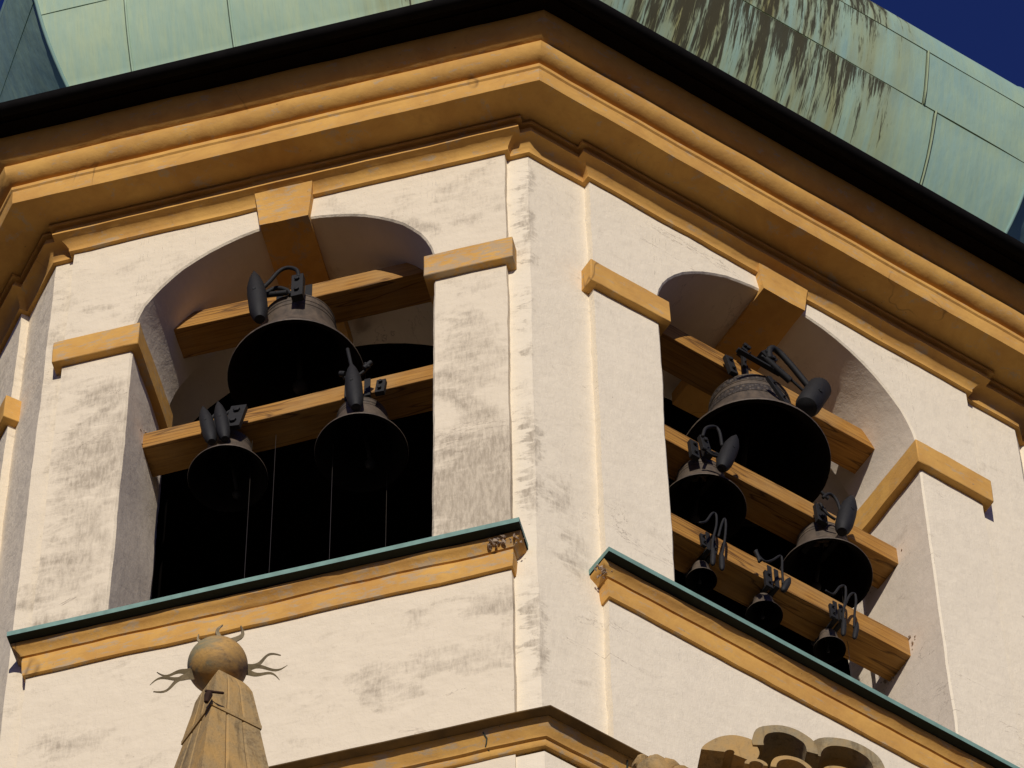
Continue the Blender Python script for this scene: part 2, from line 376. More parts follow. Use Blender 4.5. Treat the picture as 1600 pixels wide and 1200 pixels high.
def sweep(mb, pts, prof, step=.14, mi=None):
    """profile [(d,z)] swept round the closed path, mitred; mi = material index per profile segment"""
    mt = miters(pts); N = len(pts)
    for i in range(N):
        j = (i + 1) % N; L = (pts[j] - pts[i]).length; nn = max(1, int(L / step))
        for k in range(len(prof) - 1):
            rows = []
            for (d, z) in (prof[k], prof[k + 1]):
                a = pts[i] + mt[i] * d; b = pts[j] + mt[j] * d
                rows.append([a.lerp(b, s_ / nn) + Vector((0, 0, z + Z0)) for s_ in range(nn + 1)])
            mb.grid(rows, mi[k] if mi else 0)
    return mb

# ------------------------------------------------------------------ walls
ZBOT, ZTOP, ZSILL = 27.0, 35.60, 29.90
OPEN = {'A': (-.085, 1.150, 34.00, 1.12), 'B': (.490, 1.180, 34.08, 1.13), 'C': (2.3, 1.18, 34.05, 1.13)}
def arch_pts(c, hw, zc, rise, n=28):
    return [(c - hw * cos(pi * k / n), zc + rise * sin(pi * k / n)) for k in range(n + 1)]
def wall_panel(f, mat):
    a, b = PAN[f]; mb = MB(); CH = .014
    def col(u0, u1, zb0, zb1, zt, d=0):
        mb.quad(P(f, u0, d, zb0), P(f, u1, d, zb1), P(f, u1, d, zt), P(f, u0, d, zt), .11)
    if f in OPEN:
        c, hw, zc, rise = OPEN[f]
        col(a, c - hw - CH, ZBOT, ZBOT, ZTOP); col(c + hw + CH, b, ZBOT, ZBOT, ZTOP)
        col(c - hw - CH, c + hw + CH, ZBOT, ZBOT, ZSILL)
        A = arch_pts(c, hw + CH, zc, rise + CH); 
        for (p, q) in zip(A, A[1:]):
            col(p[0], q[0], p[1], q[1], ZTOP)
        A2 = arch_pts(c, hw, zc, rise)
        B1 = [(c - hw - CH, ZSILL + (zc - ZSILL) * k / 30) for k in range(30)] + A + [(c + hw + CH, zc - (zc - ZSILL) * k / 30) for k in range(1, 31)]
        B2 = [(c - hw, ZSILL + (zc - ZSILL) * k / 30) for k in range(30)] + A2 + [(c + hw, zc - (zc - ZSILL) * k / 30) for k in range(1, 31)]
        mb.grid([[P(f, u, 0, z) for u, z in B1], [P(f, u, -.004, z) for u, z in B1[:0]] or [P(f, u, -CH, z) for u, z in B2]])
    else:
        col(a, b, ZBOT, ZBOT, ZTOP)
    for (u, s_) in ((a, -1), (b, 1)):
        mb.quad(P(f, u, 0, ZBOT), P(f, u, -T, ZBOT), P(f, u, -T, ZTOP), P(f, u, 0, ZTOP), .11)
    return mb.out('wall_panel', mat, tower, jit=1, smooth='auto')
def reveal(f):
    c, hw, zc, rise = OPEN[f]; mb = MB(); n = 12
    A = arch_pts(c, hw, zc, rise)
    B = [(c - hw, ZSILL + (zc - ZSILL) * k / 30) for k in range(30)] + A + [(c + hw, zc - (zc - ZSILL) * k / 30) for k in range(1, 31)]
    A2 = arch_pts(c, hw + .17, zc, rise + .15)
    B2 = [(c - hw - .17, ZSILL + (zc - ZSILL) * k / 30) for k in range(30)] + A2 + [(c + hw + .17, zc - (zc - ZSILL) * k / 30) for k in range(1, 31)]
    rows = [[P(f, u, -.014 - (.80 - .014) * k / 8, z) for u, z in B] for k in range(9)]
    mb.grid(rows)
    mb.grid([[P(f, u, -.80, z) for u, z in B], [P(f, u, -.80, z) for u, z in B2]])
    mb.grid([[P(f, u, -.80 - .48 * k / 4, z) for u, z in B2] for k in range(5)])
    mb.quad(P(f, c - hw - .1, 0.0, ZSILL), P(f, c + hw + .1, 0, ZSILL), P(f, c + hw + .1, -1.28, ZSILL), P(f, c - hw - .1, -1.28, ZSILL), .2)
    return mb.out('opening_reveal', M_REV, tower, jit=1.1, smooth='auto')
for f in ('C', 'A', 'B', 'D', 'E', 'F', 'G', 'H'):
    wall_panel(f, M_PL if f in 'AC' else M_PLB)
for f in OPEN: reveal(f)
# corner piers, each its own piece of wall
pts = plan_path(True)
for k in range(8):
    c = pts[5 * k]; a = pts[5 * k - 1]; b = pts[(5 * k + 1) % 40]; mb = MB()

    def q3(p, q):
        mb.quad(p + Vector((0, 0, ZBOT + Z0)), q + Vector((0, 0, ZBOT + Z0)), q + Vector((0, 0, ZTOP + Z0)), p + Vector((0, 0, ZTOP + Z0)), .1)
    q3(a, c); q3(c, b)
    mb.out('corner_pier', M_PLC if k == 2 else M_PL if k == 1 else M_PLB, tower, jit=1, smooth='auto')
# shaft of the tower below the string course
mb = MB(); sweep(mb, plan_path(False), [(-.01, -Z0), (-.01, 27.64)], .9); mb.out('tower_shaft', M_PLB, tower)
# dark bell chamber
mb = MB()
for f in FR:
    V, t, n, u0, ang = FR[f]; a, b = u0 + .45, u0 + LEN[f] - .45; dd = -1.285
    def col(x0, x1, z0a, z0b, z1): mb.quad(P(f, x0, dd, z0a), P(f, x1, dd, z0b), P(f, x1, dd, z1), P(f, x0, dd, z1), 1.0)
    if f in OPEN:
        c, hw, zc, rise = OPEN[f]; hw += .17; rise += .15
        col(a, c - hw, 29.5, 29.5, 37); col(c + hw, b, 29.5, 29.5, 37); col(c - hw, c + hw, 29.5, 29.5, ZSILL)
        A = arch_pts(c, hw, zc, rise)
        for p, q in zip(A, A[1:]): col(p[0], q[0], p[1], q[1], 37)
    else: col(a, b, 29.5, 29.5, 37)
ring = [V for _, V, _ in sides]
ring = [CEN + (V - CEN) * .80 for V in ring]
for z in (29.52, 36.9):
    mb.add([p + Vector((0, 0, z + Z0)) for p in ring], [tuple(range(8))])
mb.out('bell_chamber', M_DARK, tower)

# ------------------------------------------------------------------ mouldings
mb = MB()
sweep(mb, plan_path(True), [(-.02, 35.386), (.035, 35.386), (.037, 35.425), (.046, 35.436), (.056, 35.455), (.075, 35.476), (.100, 35.490), (.128, 35.500), (.144, 35.504), (.144, 35.522), (.128, 35.532), (.130, 35.585), (.168, 35.588), (.170, 35.612), (.13, 35.614), (.13, 35.66)], .09)
mb.out('frieze_moulding', M_OC, tower, jit=.6, smooth='auto')
mb = MB()
sweep(mb, plan_path(False), [(.06, 35.627), (.20, 35.625), (.30, 35.625), (.405, 35.622), (.423, 35.622), (.428, 35.64), (.430, 35.72), (.432, 35.787), (.446, 35.800), (.449, 35.835), (.444, 35.846), (.428, 35.852), (.426, 35.872),
                              (.455, 35.880), (.485, 35.896), (.510, 35.920), (.528, 35.950), (.539, 35.985), (.542, 36.020), (.520, 36.032)], .09)
mb.out('main_cornice', M_OC, tower, jit=.6, smooth='auto')
mb = MB()
sweep(mb, plan_path(False), [(.515, 36.030), (.560, 36.044), (.610, 36.078), (.655, 36.125), (.684, 36.178), (.690, 36.190), (.693, 36.205), (.66, 36.212)], .12)
mb.out('eave_cove', M_OC, tower, jit=.6, smooth='auto')
mb = MB()
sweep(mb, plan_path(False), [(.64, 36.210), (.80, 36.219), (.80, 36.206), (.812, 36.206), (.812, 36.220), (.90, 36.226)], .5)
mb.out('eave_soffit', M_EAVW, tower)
# string course at the foot of the belfry
mb = MB()
sweep(mb, plan_path(False), [(-.03, 27.655), (.020, 27.660), (.030, 27.672), (.034, 27.705), (.055, 27.712), (.058, 27.722), (.070, 27.735), (.088, 27.765), (.120, 27.800), (.130, 27.822)], .09)
mb.out('string_course', M_OCW, tower, jit=1, smooth='auto')
mb = MB()
sweep(mb, plan_path(False), [(.11, 27.824), (.200, 27.818), (.203, 27.826), (.10, 27.86), (-.08, 27.92)], .2)
mb.out('string_course_flashing', simple('tarnished_flashing', (0.17, 0.095, 0.025), .8, var=.65, scale=4), tower, jit=.8)

for f, u in (('A', 1.45), ('B', -1.25), ('A', -.6), ('B', .9)):
    mb = MB(); pr_ = [(.018, 27.668), (.036, 27.705), (.060, 27.722), (.074, 27.736), (.092, 27.766), (.122, 27.799)]
    mb.tube([P(f, u + .01 * math.sin(k * 2.1), d, z) for k, (d, z) in enumerate(pr_)], .0065, 5)
    mb.out('open_joint', M_SEAM, tower)
# gutter, roof skirt
def arcp(cx, cz, r, a0, a1, n): return [(cx + r * cos(radians(a0 + (a1 - a0) * k / n)), cz + r * sin(radians(a0 + (a1 - a0) * k / n))) for k in range(n + 1)]
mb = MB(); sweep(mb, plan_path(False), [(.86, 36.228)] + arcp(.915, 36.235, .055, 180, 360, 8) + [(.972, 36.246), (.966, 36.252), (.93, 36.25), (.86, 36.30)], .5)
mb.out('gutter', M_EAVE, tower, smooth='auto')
mb = MB(); sweep(mb, plan_path(False), [(.93, 36.29), (.5, 36.45), (.15, 36.95), (0.0, 37.35), (-.02, 37.9)], .6); mb.out('roof_skirt', M_CAP, tower)

# keystones and imposts
def keystone(f):
    c, hw, zc, rise = OPEN[f]; mb = MB()
    xt = {'A': (-.345, .135), 'B': (.375, .873), 'C': (2.05, 2.55)}[f]; xb = {'A': (-.219, .154), 'B': (.268, .658), 'C': (2.1, 2.5)}[f]
    # symmetric wedge about the mean axis
    cm = c - .01 if f != 'C' else c; wt, wb = .245, .190
    zb = zc + rise - .055
    prof = [(.050, zb), (.055, zb + .12), (.062, zb + .26), (.078, zb + .36), (.105, zb + .45), (.14, zb + .52), (.175, zb + .57), (.185, zb + .60), (.185, 35.632)]
    rows = []
    for d, z in prof:
        s_ = (z - zb) / (35.632 - zb); h = wb + (wt - wb) * min(1, s_)
        rows.append([P(f, cm - h, -.03, z)] + [P(f, cm - h + 2 * h * k / 6, d, z) for k in range(7)] + [P(f, cm + h, -.03, z)])
    mb.grid(rows)
    # the soffit of the stone runs back under the arch
    rows = []
    for k in range(10):
        d = .050 - 1.25 * k / 9
        rows.append([P(f, cm - wb, d, zb + .16)] + [P(f, cm - wb + 2 * wb * i / 6, d, zb - .004 * (k > 0)) for i in range(7)] + [P(f, cm + wb, d, zb + .16)])
    mb.grid(rows)
    mb.out('keystone', M_OC if f != 'A' else M_OCW, tower, jit=1, smooth='auto')
def impost(f, side, mat):
    c, hw, zc, rise = OPEN[f]; a, b = PAN[f]; mb = MB()
    z0, z1 = zc - (.252 if f == 'A' else .265), zc + .032; pr = .062
    if side < 0: xo, xi, j = a - .062, c - hw + pr, c - hw - .1
    else: xo, xi, j = b + .062, c + hw - pr, c + hw + .1
    back = .80
    poly = [(xo, -T - .03), (xo, pr), (xi, pr), (xi, -back), (j, -back), (j, -.05), (xo, -.05)]
    poly = [(xo, -T - .03), (xo, pr), (xi, pr), (xi, -back), (j, -back), (j, -T - .03)]
    n = len(poly)
    for k in range(n):
        p, q = poly[k], poly[(k + 1) % n]
        mb.quad(P(f, p[0], p[1], z0), P(f, q[0], q[1], z0), P(f, q[0], q[1], z1), P(f, p[0], p[1], z1), .1)
    for z in (z0, z1):                                     # two strips: front bar, inner bar
        mb.quad(P(f, xo, pr, z), P(f, xi, pr, z), P(f, xi, -T - .03, z), P(f, xo, -T - .03, z), .1)
        mb.quad(P(f, xi, -T - .03, z), P(f, j, -T - .03, z), P(f, j, -back, z), P(f, xi, -back, z), .1)
    mb.out('impost', mat, tower, jit=.9, smooth='auto', bevel=.008)
for f in OPEN:
    keystone(f)
    impost(f, -1, M_OCW if f == 'A' else M_OC); impost(f, 1, M_OCG if f == 'A' else M_OC)

# window sills with copper capping
def sill(f):
    a, b = PAN[f]; mb = MB(); z0 = 29.755
    path = [(a + .015, -T - .02), (a + .015, 0), (b - .015, 0), (b - .015, -T - .02)]
    prof = [(-.03, z0), (.030, z0 - .004), (.036, z0 + .05), (.042, z0 + .150), (.040, z0 + .185), (.030, z0 + .192), (.050, z0 + .200), (.062, z0 + .222), (.085, z0 + .245), (.105, z0 + .262), (.110, z0 + .285)]
    for (i, j) in ((0, 1), (1, 2), (2, 3)):
        for (p, q) in zip(prof, prof[1:]):
            rows = []
            for d, z in (p, q):
                def off(k):
                    u, dd = path[k]; su = -1 if k < 2 else 1
                    return (u + su * d, dd + (d if k in (1, 2) else 0))
                A_, B_ = off(i), off(j); nn = 34 if i == 1 else 1
                rows.append([P(f, A_[0] + (B_[0] - A_[0]) * s_ / nn, A_[1] + (B_[1] - A_[1]) * s_ / nn, z) for s_ in range(nn + 1)])
            mb.grid(rows)
    mb.quad(P(f, a - .09, .10, z0 + .284), P(f, b + .09, .10, z0 + .284), P(f, b + .09, -.1, z0 + .284), P(f, a - .09, -.1, z0 + .284))
    mb.out('sill_moulding', M_OCW if f == 'A' else M_OC, tower, jit=1, smooth='auto')
    mb = MB(); zf = 30.048; n = 26; e = .10
    top, bot = [], []
    x0, x1 = a - e, b + e; fr = .178
    def wob(u): return .006 * noise.noise(Vector((u * 1.3, 3.1, 7 if f == 'A' else 2)))
    us = [x0 + (x1 - x0) * k / n for k in range(n + 1)]
    rowt = [[P(f, u, fr, zf + wob(u) - .004) for u in us], [P(f, u, fr + .002, zf + .044 + wob(u)) for u in us], [P(f, u, -.10, zf + .07) for u in us]]
    mb.grid(rowt)
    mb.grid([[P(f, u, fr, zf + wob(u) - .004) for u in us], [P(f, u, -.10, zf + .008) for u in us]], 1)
    for u in (x0, x1):
        mb.add([P(f, u, fr, zf - .004 + wob(u)), P(f, u, fr + .002, zf + .044 + wob(u)), P(f, u, -.10, zf + .07), P(f, u, -.10, zf + .008)], [(0, 1, 2, 3)])
    mb.out('sill_flashing', [M_CAP, M_UND], tower, label='verdigris copper sheet over the sill')
for f in ('A', 'B', 'C'): sill(f)

# ------------------------------------------------------------------ copper roof
DOME = [(.0, 37.95), (.04, 38.07), (.10, 38.16), (.18, 38.30), (.26, 38.46), (.33, 38.63), (.375, 38.76), (.41, 38.87), (.44, 38.96), (.49, 39.12), (.54, 39.34), (.575, 39.52), (.595, 39.64), (.600, 39.78), (.588, 39.95), (.55, 40.09), (.47, 40.28), (.36, 40.46), (.2, 40.66), (-.3, 41.05), (-1.0, 41.45), (-1.9, 41.95), (-2.8, 42.9), (-3.3, 44.0), (-3.5, 45.5)]
def rows_of(f): return [(0, 8), (8, 12), (12, 18), (18, 21), (21, 24)] if f != 'A' else [(0, 6), (6, 12), (12, 18), (18, 21), (21, 24)]
poly = plan_path(False); poly[0] = poly[0] - FR['C'][2] * .55; mit = miters(poly)
roof = MB()
sweep(roof, poly, [(d - .012, z) for d, z in DOME], 1.0)
roof_o = roof.out('roof_core', M_SEAM, tower, smooth=False)
roof_o.name = 'onion_roof'; roof_o['_rel'] = 1
CUTS = {'A': [[-1.455, -.60], [-1.49, .6], [-.9, .3]], 'B': [[1.97], [1.845], [.2]], 'C': [[1.2, 2.6], [.8, 2.9], [1.5, 3]], 'D': [[.9, 2.4], [1.4, 2.6], [1.2, 2.2]]}
def hip_u(f, d, right):
    k = [s_[0] for s_ in sides].index(f); V, t, n, u0, ang = FR[f]
    j = (k + 1) % 8 if right else k
    p = poly[j] + mit[j] * d
    return (p - V).dot(t) + u0
for f in 'CABDEFGH':
    mat = {'A': M_COP[0], 'B': M_COP[1]}.get(f, M_COP[2])
    for ri, (r0, r1) in enumerate(rows_of(f)):
        cuts = CUTS.get(f, [[]] * 5); cuts = cuts[ri] if ri < len(cuts) else []
        pr = DOME[r0:r1 + 1]
        edges = [None] + list(cuts) + [None]
        for e0, e1 in zip(edges, edges[1:]):
            mb = MB(); rows = []; uvs = []; g = .007; nn = 7
            fine_ = []
            for (p, q) in zip(pr, pr[1:]): fine_ += [(p[0] + (q[0] - p[0]) * s_ / 2, p[1] + (q[1] - p[1]) * s_ / 2) for s_ in (0, 1)]
            fine_.append(pr[-1])
            N = len(fine_)
            for i, (d, z) in enumerate(fine_):
                a = (hip_u(f, d, False) if e0 is None else e0) + g
                b_ = (hip_u(f, d, True) if e1 is None else e1) - g
                zz = z + (g if i == 0 else (-g if i == N - 1 else 0))
                row = []; ur = []
                for k in range(nn + 1):
                    u = a + (b_ - a) * k / nn
                    w_ = .010 * noise.noise(Vector((u * 1.1, z * 1.3, ri * 3.7 + ord(f))))
                    fq = (u - hip_u(f, 0, False)) / max(.1, hip_u(f, 0, True) - hip_u(f, 0, False))
                    row.append(P(f, u, d + .004 + w_ - (.55 * (1 - fq) if f == 'C' else (.0 if f != 'H' else 0)), zz)); ur.append((u + 7 * ri, z - 38))
                rows.append(row); uvs.append(ur)
            mb.grid(rows, 0, uvs)
            # turned-down edges
            def skirt(line, f=f):
                n_ = FR[f][2]; mb.grid([line, [p - n_ * .02 for p in line]])
            skirt(rows[0]); skirt(rows[-1]); skirt([r[0] for r in rows]); skirt([r[-1] for r in rows])
            mb.out('copper_sheet', mat, roof_o, smooth='auto', recalc=True)
        # rolled standing seams at the joints
        for e in cuts:
            mb = MB(); mb.tube([P(f, e + .010, d + .012, z) for d, z in pr], .009, 6); mb.out('standing_seam', mat, roof_o, smooth=True)
for k in range(8):
    mb = MB(); mb.tube([poly[k] + mit[k] * (d + .004) + Vector((0, 0, z + Z0)) for d, z in DOME[:20]], .016, 8)
    mb.out('hip_roll', M_COP[2], roof_o, smooth=True)

# ------------------------------------------------------------------ beams
def beam(f, u0, u1, zf, zb, label, dep=.27, dfront=-.38, tilt=0.0):
    ang = FR[f][4]; c = P(f, (u0 + u1) / 2, dfront - dep / 2, (zf + zb) / 2); L = (u1 - u0) / 2; hh = (zb - zf) / 2
    mb = MB(); nn = 18
    sec = [(-dep / 2, -abs(hh)), (-dep / 2, abs(hh)), (dep / 2, abs(hh)), (dep / 2, -abs(hh))]
    rows = []
    for k in range(nn + 1):
        x = -L + 2 * L * k / nn; w1 = .006 * noise.noise(Vector((x * 1.7, zf, 1.3))); w2 = .005 * noise.noise(Vector((x * 2.1, zf, 5.3)))
        rows.append([Vector((x, y + w1, z + w2 + tilt * x)) for y, z in sec])
    mb.grid(rows, closed=True)
    mb.add(rows[0], [(0, 1, 2, 3)]); mb.add(rows[-1], [(3, 2, 1, 0)])
    o = mb.out('wooden_beam', M_WOOD, None, bevel=.006)
    o.location = c; o.rotation_euler = (0, 0, ang)
    o['label'] = label; o['category'] = 'beam'; o['group'] = 'wooden beams carrying the bells'
    return o
beam('A', -1.40, 1.35, 34.575, 34.775, 'upper honey brown beam carrying the single large bell in the left opening')
beam('A', -1.42, 1.35, 33.02, 33.21, 'lower honey brown beam carrying two smaller bells in the left opening', tilt=.02)
beam('B', -.95, 1.98, 34.50, 34.70, 'topmost honey brown beam behind the large inscribed bell in the right opening', tilt=.01)
beam('B', -.95, 1.86, 32.99, 33.20, 'middle honey brown beam of the right opening carrying two medium bells', tilt=.02)
beam('B', -.95, 1.84, 31.80, 32.03, 'lowest honey brown beam of the right opening carrying three tiny bells', tilt=.02)

# ------------------------------------------------------------------ bells
def bell(f, u, z, r, h, label, beamz, hammers, name='bronze_bell', inscription=False, wires=(), clap=(.0, -.12), plates=(), bolts=(), ztop=None):
    ang = FR[f][4]; base = P(f, u, -.515, z)
    b = thing(name, label, 'bell', base, ang, 'bronze bells of the carillon', world=False)
    def L(p): return Vector((p[0] - u, -(p[1] + .515), p[2] - z))           # face coordinates -> local
    outer = [(1.0, 0), (1.005, .012), (.992, .035), (.94, .085), (.925, .09), (.92, .10), (.90, .12), (.84, .19), (.765, .29), (.70, .39), (.645, .50), (.605, .62), (.575, .72), (.585, .725), (.585, .735), (.572, .74), (.56, .80)]
    top = [(.56, .80), (.57, .805), (.57, .815), (.555, .82), (.545, .90), (.555, .905), (.555, .915), (.54, .92), (.52, .955), (.46, .985), (.34, 1.0), (.12, 1.015), (.0, 1.02)]
    inner = [(1.0, 0), (.965, .0), (.93, .015), (.90, .045), (.83, .12), (.74, .24), (.65, .38), (.58, .54), (.54, .70), (.50, .85), (.40, .93), (.0, .95)]
    mb = MB(); mb.lathe([(a * r, c * h) for a, c in outer], 56); mb.lathe([(a * r, c * h) for a, c in top], 56)
    mb.out('bell_body', M_BR, b, smooth='auto')
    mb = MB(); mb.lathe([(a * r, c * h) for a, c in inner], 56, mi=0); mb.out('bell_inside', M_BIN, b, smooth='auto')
    if inscription:
        mb = MB()
        mb.lathe([(a * r * 1.006, c * h) for a, c in [(.628, .56), (.605, .63), (.583, .715)]], 64)
        mb.lathe([(a * r * 1.006, c * h) for a, c in [(.563, .825), (.553, .895)]], 64)
        mb.out('inscription_band', M_BRB, b, smooth=True)
    # crown: argent loops up to the beam
    mb = MB(); th = beamz - z
    for a in (0, pi / 3, 2 * pi / 3):
        d = Vector((cos(a), sin(a), 0)) * r * .2
        mb.tube([d + Vector((0, 0, h * .99)), d * 1.25 + Vector((0, 0, h + (th - h) * .4)), d * .6 + Vector((0, 0, th - .01)), -d * .6 + Vector((0, 0, th - .01)), -d * 1.25 + Vector((0, 0, h + (th - h) * .4)), -d + Vector((0, 0, h * .99))], r * .045 + .004, 6)
    mb.out('crown', M_BR, b, smooth=True)
    # hanger straps round the beam
    mb = MB(); s = .03 + r * .05
    for sx in (-1, 1):
        x = sx * r * .22
        mb.box((x - s * .5, -.147, th - .02), (x + s * .5, -.138, th + .19)); mb.box((x - s * .5, -.147, th - .035), (x + s * .5, .14, th - .02))
        mb.box((x - s * .5, .138, th - .02), (x + s * .5, .147, th + .19))
    mb.out('hanger_strap', M_IRON, b, bevel=.002)
    for (p, q, th_) in plates:
        mb = MB(); p = L(p); q = L(q); ax = (q - p).normalized()
        side = ax.cross(Vector((0, 1, 0))).normalized() * th_[0]; dp = Vector((0, 1, 0)) * th_[1]
        vs = [p - side - dp, p + side - dp, p + side + dp, p - side + dp, q - side - dp, q + side - dp, q + side + dp, q - side + dp]
        mb.add(vs, [(0, 3, 2, 1), (4, 5, 6, 7), (0, 1, 5, 4), (1, 2, 6, 5), (2, 3, 7, 6), (3, 0, 4, 7)])
        mid = (p + q) / 2
        for m_ in (p.lerp(q, .25), p.lerp(q, .75)): mb.lathe([(th_[0] * .45, 0), (th_[0] * .45, .02), (0, .022)], 6, 0, m_ - dp, (0, -1, 0))
        mb.out('bracket_plate', M_IRON, b, bevel=.002)
    # clapper
    cx, cy = clap; mb = MB()
    bot = Vector((cx, -cy, .02 * h)); mb.tube([Vector((0, 0, h * .9)), bot + Vector((0, 0, .1 * h))], [r * .03 + .003, r * .035 + .003], 8)
    mb.lathe([(0, -.10 * r - .004), (r * .05, -.09 * r), (r * .10, -.03 * r), (r * .115, .04 * r), (r * .07, .14 * r), (r * .03, .22 * r)], 16, 0, bot)
    cl = mb.out('clapper', M_IRON, b, smooth=True)
    for (xx, yy) in wires:
        mb = MB(); mb.tube([(xx, yy, th - .02), (xx, yy, (30.0 + th) / 2 - z - .0 if False else (29.95 - z + th) / 2), (xx, yy, 29.95 - z)], .0022, 5)
        mb.out('pull_wire', M_STEEL, b)
    # hammers
    for hm in hammers:
        kind = hm['kind']; p = L(hm['top']); q = L(hm['bot']); rad = hm['r']; ax = (p - q); Ln = ax.length
        hr = MB()
        if kind == 'point':
            prof = [(0, 0), (rad * .55, .01), (rad * .85, .10 * Ln), (rad, .22 * Ln), (rad * 1.02, .5 * Ln), (rad * .95, .66 * Ln), (rad * .6, .84 * Ln), (rad * .12, .985 * Ln), (0, Ln)]
        elif kind == 'drum':
            prof = [(0, 0), (rad * .55, .012), (rad * .85, .06 * Ln), (rad, .18 * Ln), (rad, .93 * Ln), (rad * .9, .99 * Ln), (0, Ln)]
        else:
            prof = [(0, 0), (rad, .02 * Ln), (rad, .98 * Ln), (0, Ln)]
        hr.lathe(prof, 20, 0, q, ax)
        mid = q.lerp(p, .5); hr.lathe([(.0, rad * 1.12), (rad * .18, rad * 1.12), (rad * .18, 0)], 6, 0, mid, (0, -1, -.2))
        root = hr.out('hammer_head', M_IRON, b, smooth='auto')
        arm = MB(); arm.tube(smooth_pts([L(x) for x in hm['arm']]), hm.get('ar', .012), 8)
        ao = arm.out('hammer_arm', M_IRON, b, smooth=True); ao.parent = root
    for p in bolts:
        pass
    return b
def smooth_pts(pts, n=5):
    """Catmull-Rom through the points"""
    P_ = [pts[0]] + pts + [pts[-1]]; out = []
    for i in range(1, len(P_) - 2):
        a, b, c, d = P_[i - 1:i + 3]
        for k in range(n):
            t = k / n
            out.append(.5 * ((2 * b) + (c - a) * t + (2 * a - 5 * b + 4 * c - d) * t * t + (3 * b - a - 3 * c + d) * t ** 3))
    out.append(pts[-1]); return out
def fr(d, *uz): return [(u, d, z) for u, z in uz]

bell('A', -.124, 33.70, .509, .81, 'large brown bronze bell hanging alone above two smaller ones in the left opening', 34.57,
     [dict(kind='point', top=(-.367, -.12, 34.71), bot=(-.299, -.12, 33.975), r=.072, arm=fr(-.12, (-.31, 34.40), (-.24, 34.50), (-.17, 34.62), (-.10, 34.645), (-.03, 34.58), (-.012, 34.47)), ar=.016),
      dict(kind='bar', top=(-.30, -.2, 34.46), bot=(-.12, -.2, 34.42), r=.022, arm=fr(-.22, (-.30, 34.52), (-.22, 34.56), (-.14, 34.50), (-.10, 34.42)), ar=.018)],
     plates=[((-.02, -.14, 34.50), (-.02, -.14, 34.20), (.045, .03)), ((-.09, -.30, 34.62), (-.075, -.30, 34.44), (.03, .03))], wires=(), clap=(.0, -.1))
bell('A', -.609, 32.53, .290, .45, 'smaller bronze bell with two pointed hammers at the left end of the lower beam', 33.00,
     [dict(kind='point', top=(-.745, -.25, 33.16), bot=(-.655, -.25, 32.63), r=.052, arm=fr(-.27, (-.70, 32.9), (-.66, 33.03), (-.60, 33.02), (-.55, 32.93)), ar=.012),
      dict(kind='point', top=(-.630, -.25, 33.18), bot=(-.555, -.25, 32.63), r=.050, arm=fr(-.27, (-.60, 32.9), (-.56, 33.02), (-.50, 33.04), (-.45, 32.97)), ar=.012)],
     plates=[((-.47, -.28, 33.08), (-.52, -.28, 32.82), (.06, .02))], wires=((.17, .0), (.35, .0)), clap=(.02, -.16))
bell('A', .394, 32.47, .338, .50, 'smaller bronze bell with one upright hammer towards the right end of the lower beam', 33.03,
     [dict(kind='point', top=(.395, -.2, 33.20), bot=(.44, -.2, 32.57), r=.062, arm=fr(-.2, (.42, 33.0), (.39, 33.2), (.362, 33.41)), ar=.014),
      dict(kind='bar', top=(.31, -.2, 33.09), bot=(.35, -.2, 33.07), r=.022, arm=fr(-.22, (.33, 33.06), (.42, 33.03), (.50, 33.1), (.525, 33.16)), ar=.012),
      dict(kind='bar', top=(.545, -.2, 33.15), bot=(.49, -.2, 33.09), r=.02, arm=fr(-.2, (.50, 33.15), (.53, 33.09)), ar=.014)],
     plates=[((.60, -.30, 33.02), (.585, -.30, 32.86), (.035, .02))], wires=((-.215, .0), (.12, .25)), clap=(.03, -.12))
bell('B', .500, 33.59, .568, .83, 'largest bronze bell with raised inscription bands in the right opening', 34.50,
     [dict(kind='drum', top=(.86, -.1, 34.40), bot=(.70, -.1, 33.97), r=.098, arm=fr(-.1, (.40, 34.42), (.405, 34.54), (.44, 34.605), (.50, 34.60), (.58, 34.53), (.66, 34.44), (.76, 34.32)), ar=.026),
      dict(kind='bar', top=(.37, -.12, 34.43), bot=(.60, -.12, 34.30), r=.028, arm=fr(-.12, (.34, 34.44), (.45, 34.40), (.60, 34.33), (.72, 34.26)), ar=.012)],
     inscription=True,
     plates=[((.18, -.33, 34.56), (.225, -.33, 34.36), (.035, .02)), ((.36, -.14, 34.52), (.46, -.14, 34.45), (.05, .035)), ((.29, -.3, 34.74), (.34, -.3, 34.72), (.05, .04)), ((.31, -.3, 34.68), (.31, -.3, 34.5), (.015, .015)),
             ((.37, -.10, 34.13), (.53, -.10, 33.87), (.022, .015)), ((.13, -.14, 34.37), (.52, -.14, 34.36), (.012, .02))], wires=(), clap=(.0, -.15))
bell('B', -.017, 32.53, .318, .47, 'medium bronze bell hanging from the middle beam beside the left jamb of the right opening', 32.98,
     [dict(kind='point', top=(.06, -.15, 33.13), bot=(-.10, -.15, 32.54), r=.062, arm=fr(-.15, (-.08, 32.86), (-.09, 33.02), (-.115, 33.08), (-.16, 33.06), (-.22, 32.98), (-.25, 32.85)), ar=.013),
      dict(kind='bar', top=(-.23, -.2, 32.78), bot=(-.06, -.2, 32.80), r=.015, arm=fr(-.2, (-.22, 32.8), (-.14, 32.76), (-.07, 32.79)), ar=.012)],
     plates=[((-.225, -.31, 33.0), (-.215, -.31, 32.80), (.035, .02)), ((-.14, -.30, 33.12), (-.10, -.30, 32.90), (.035, .02))], wires=(), clap=(.0, -.1))
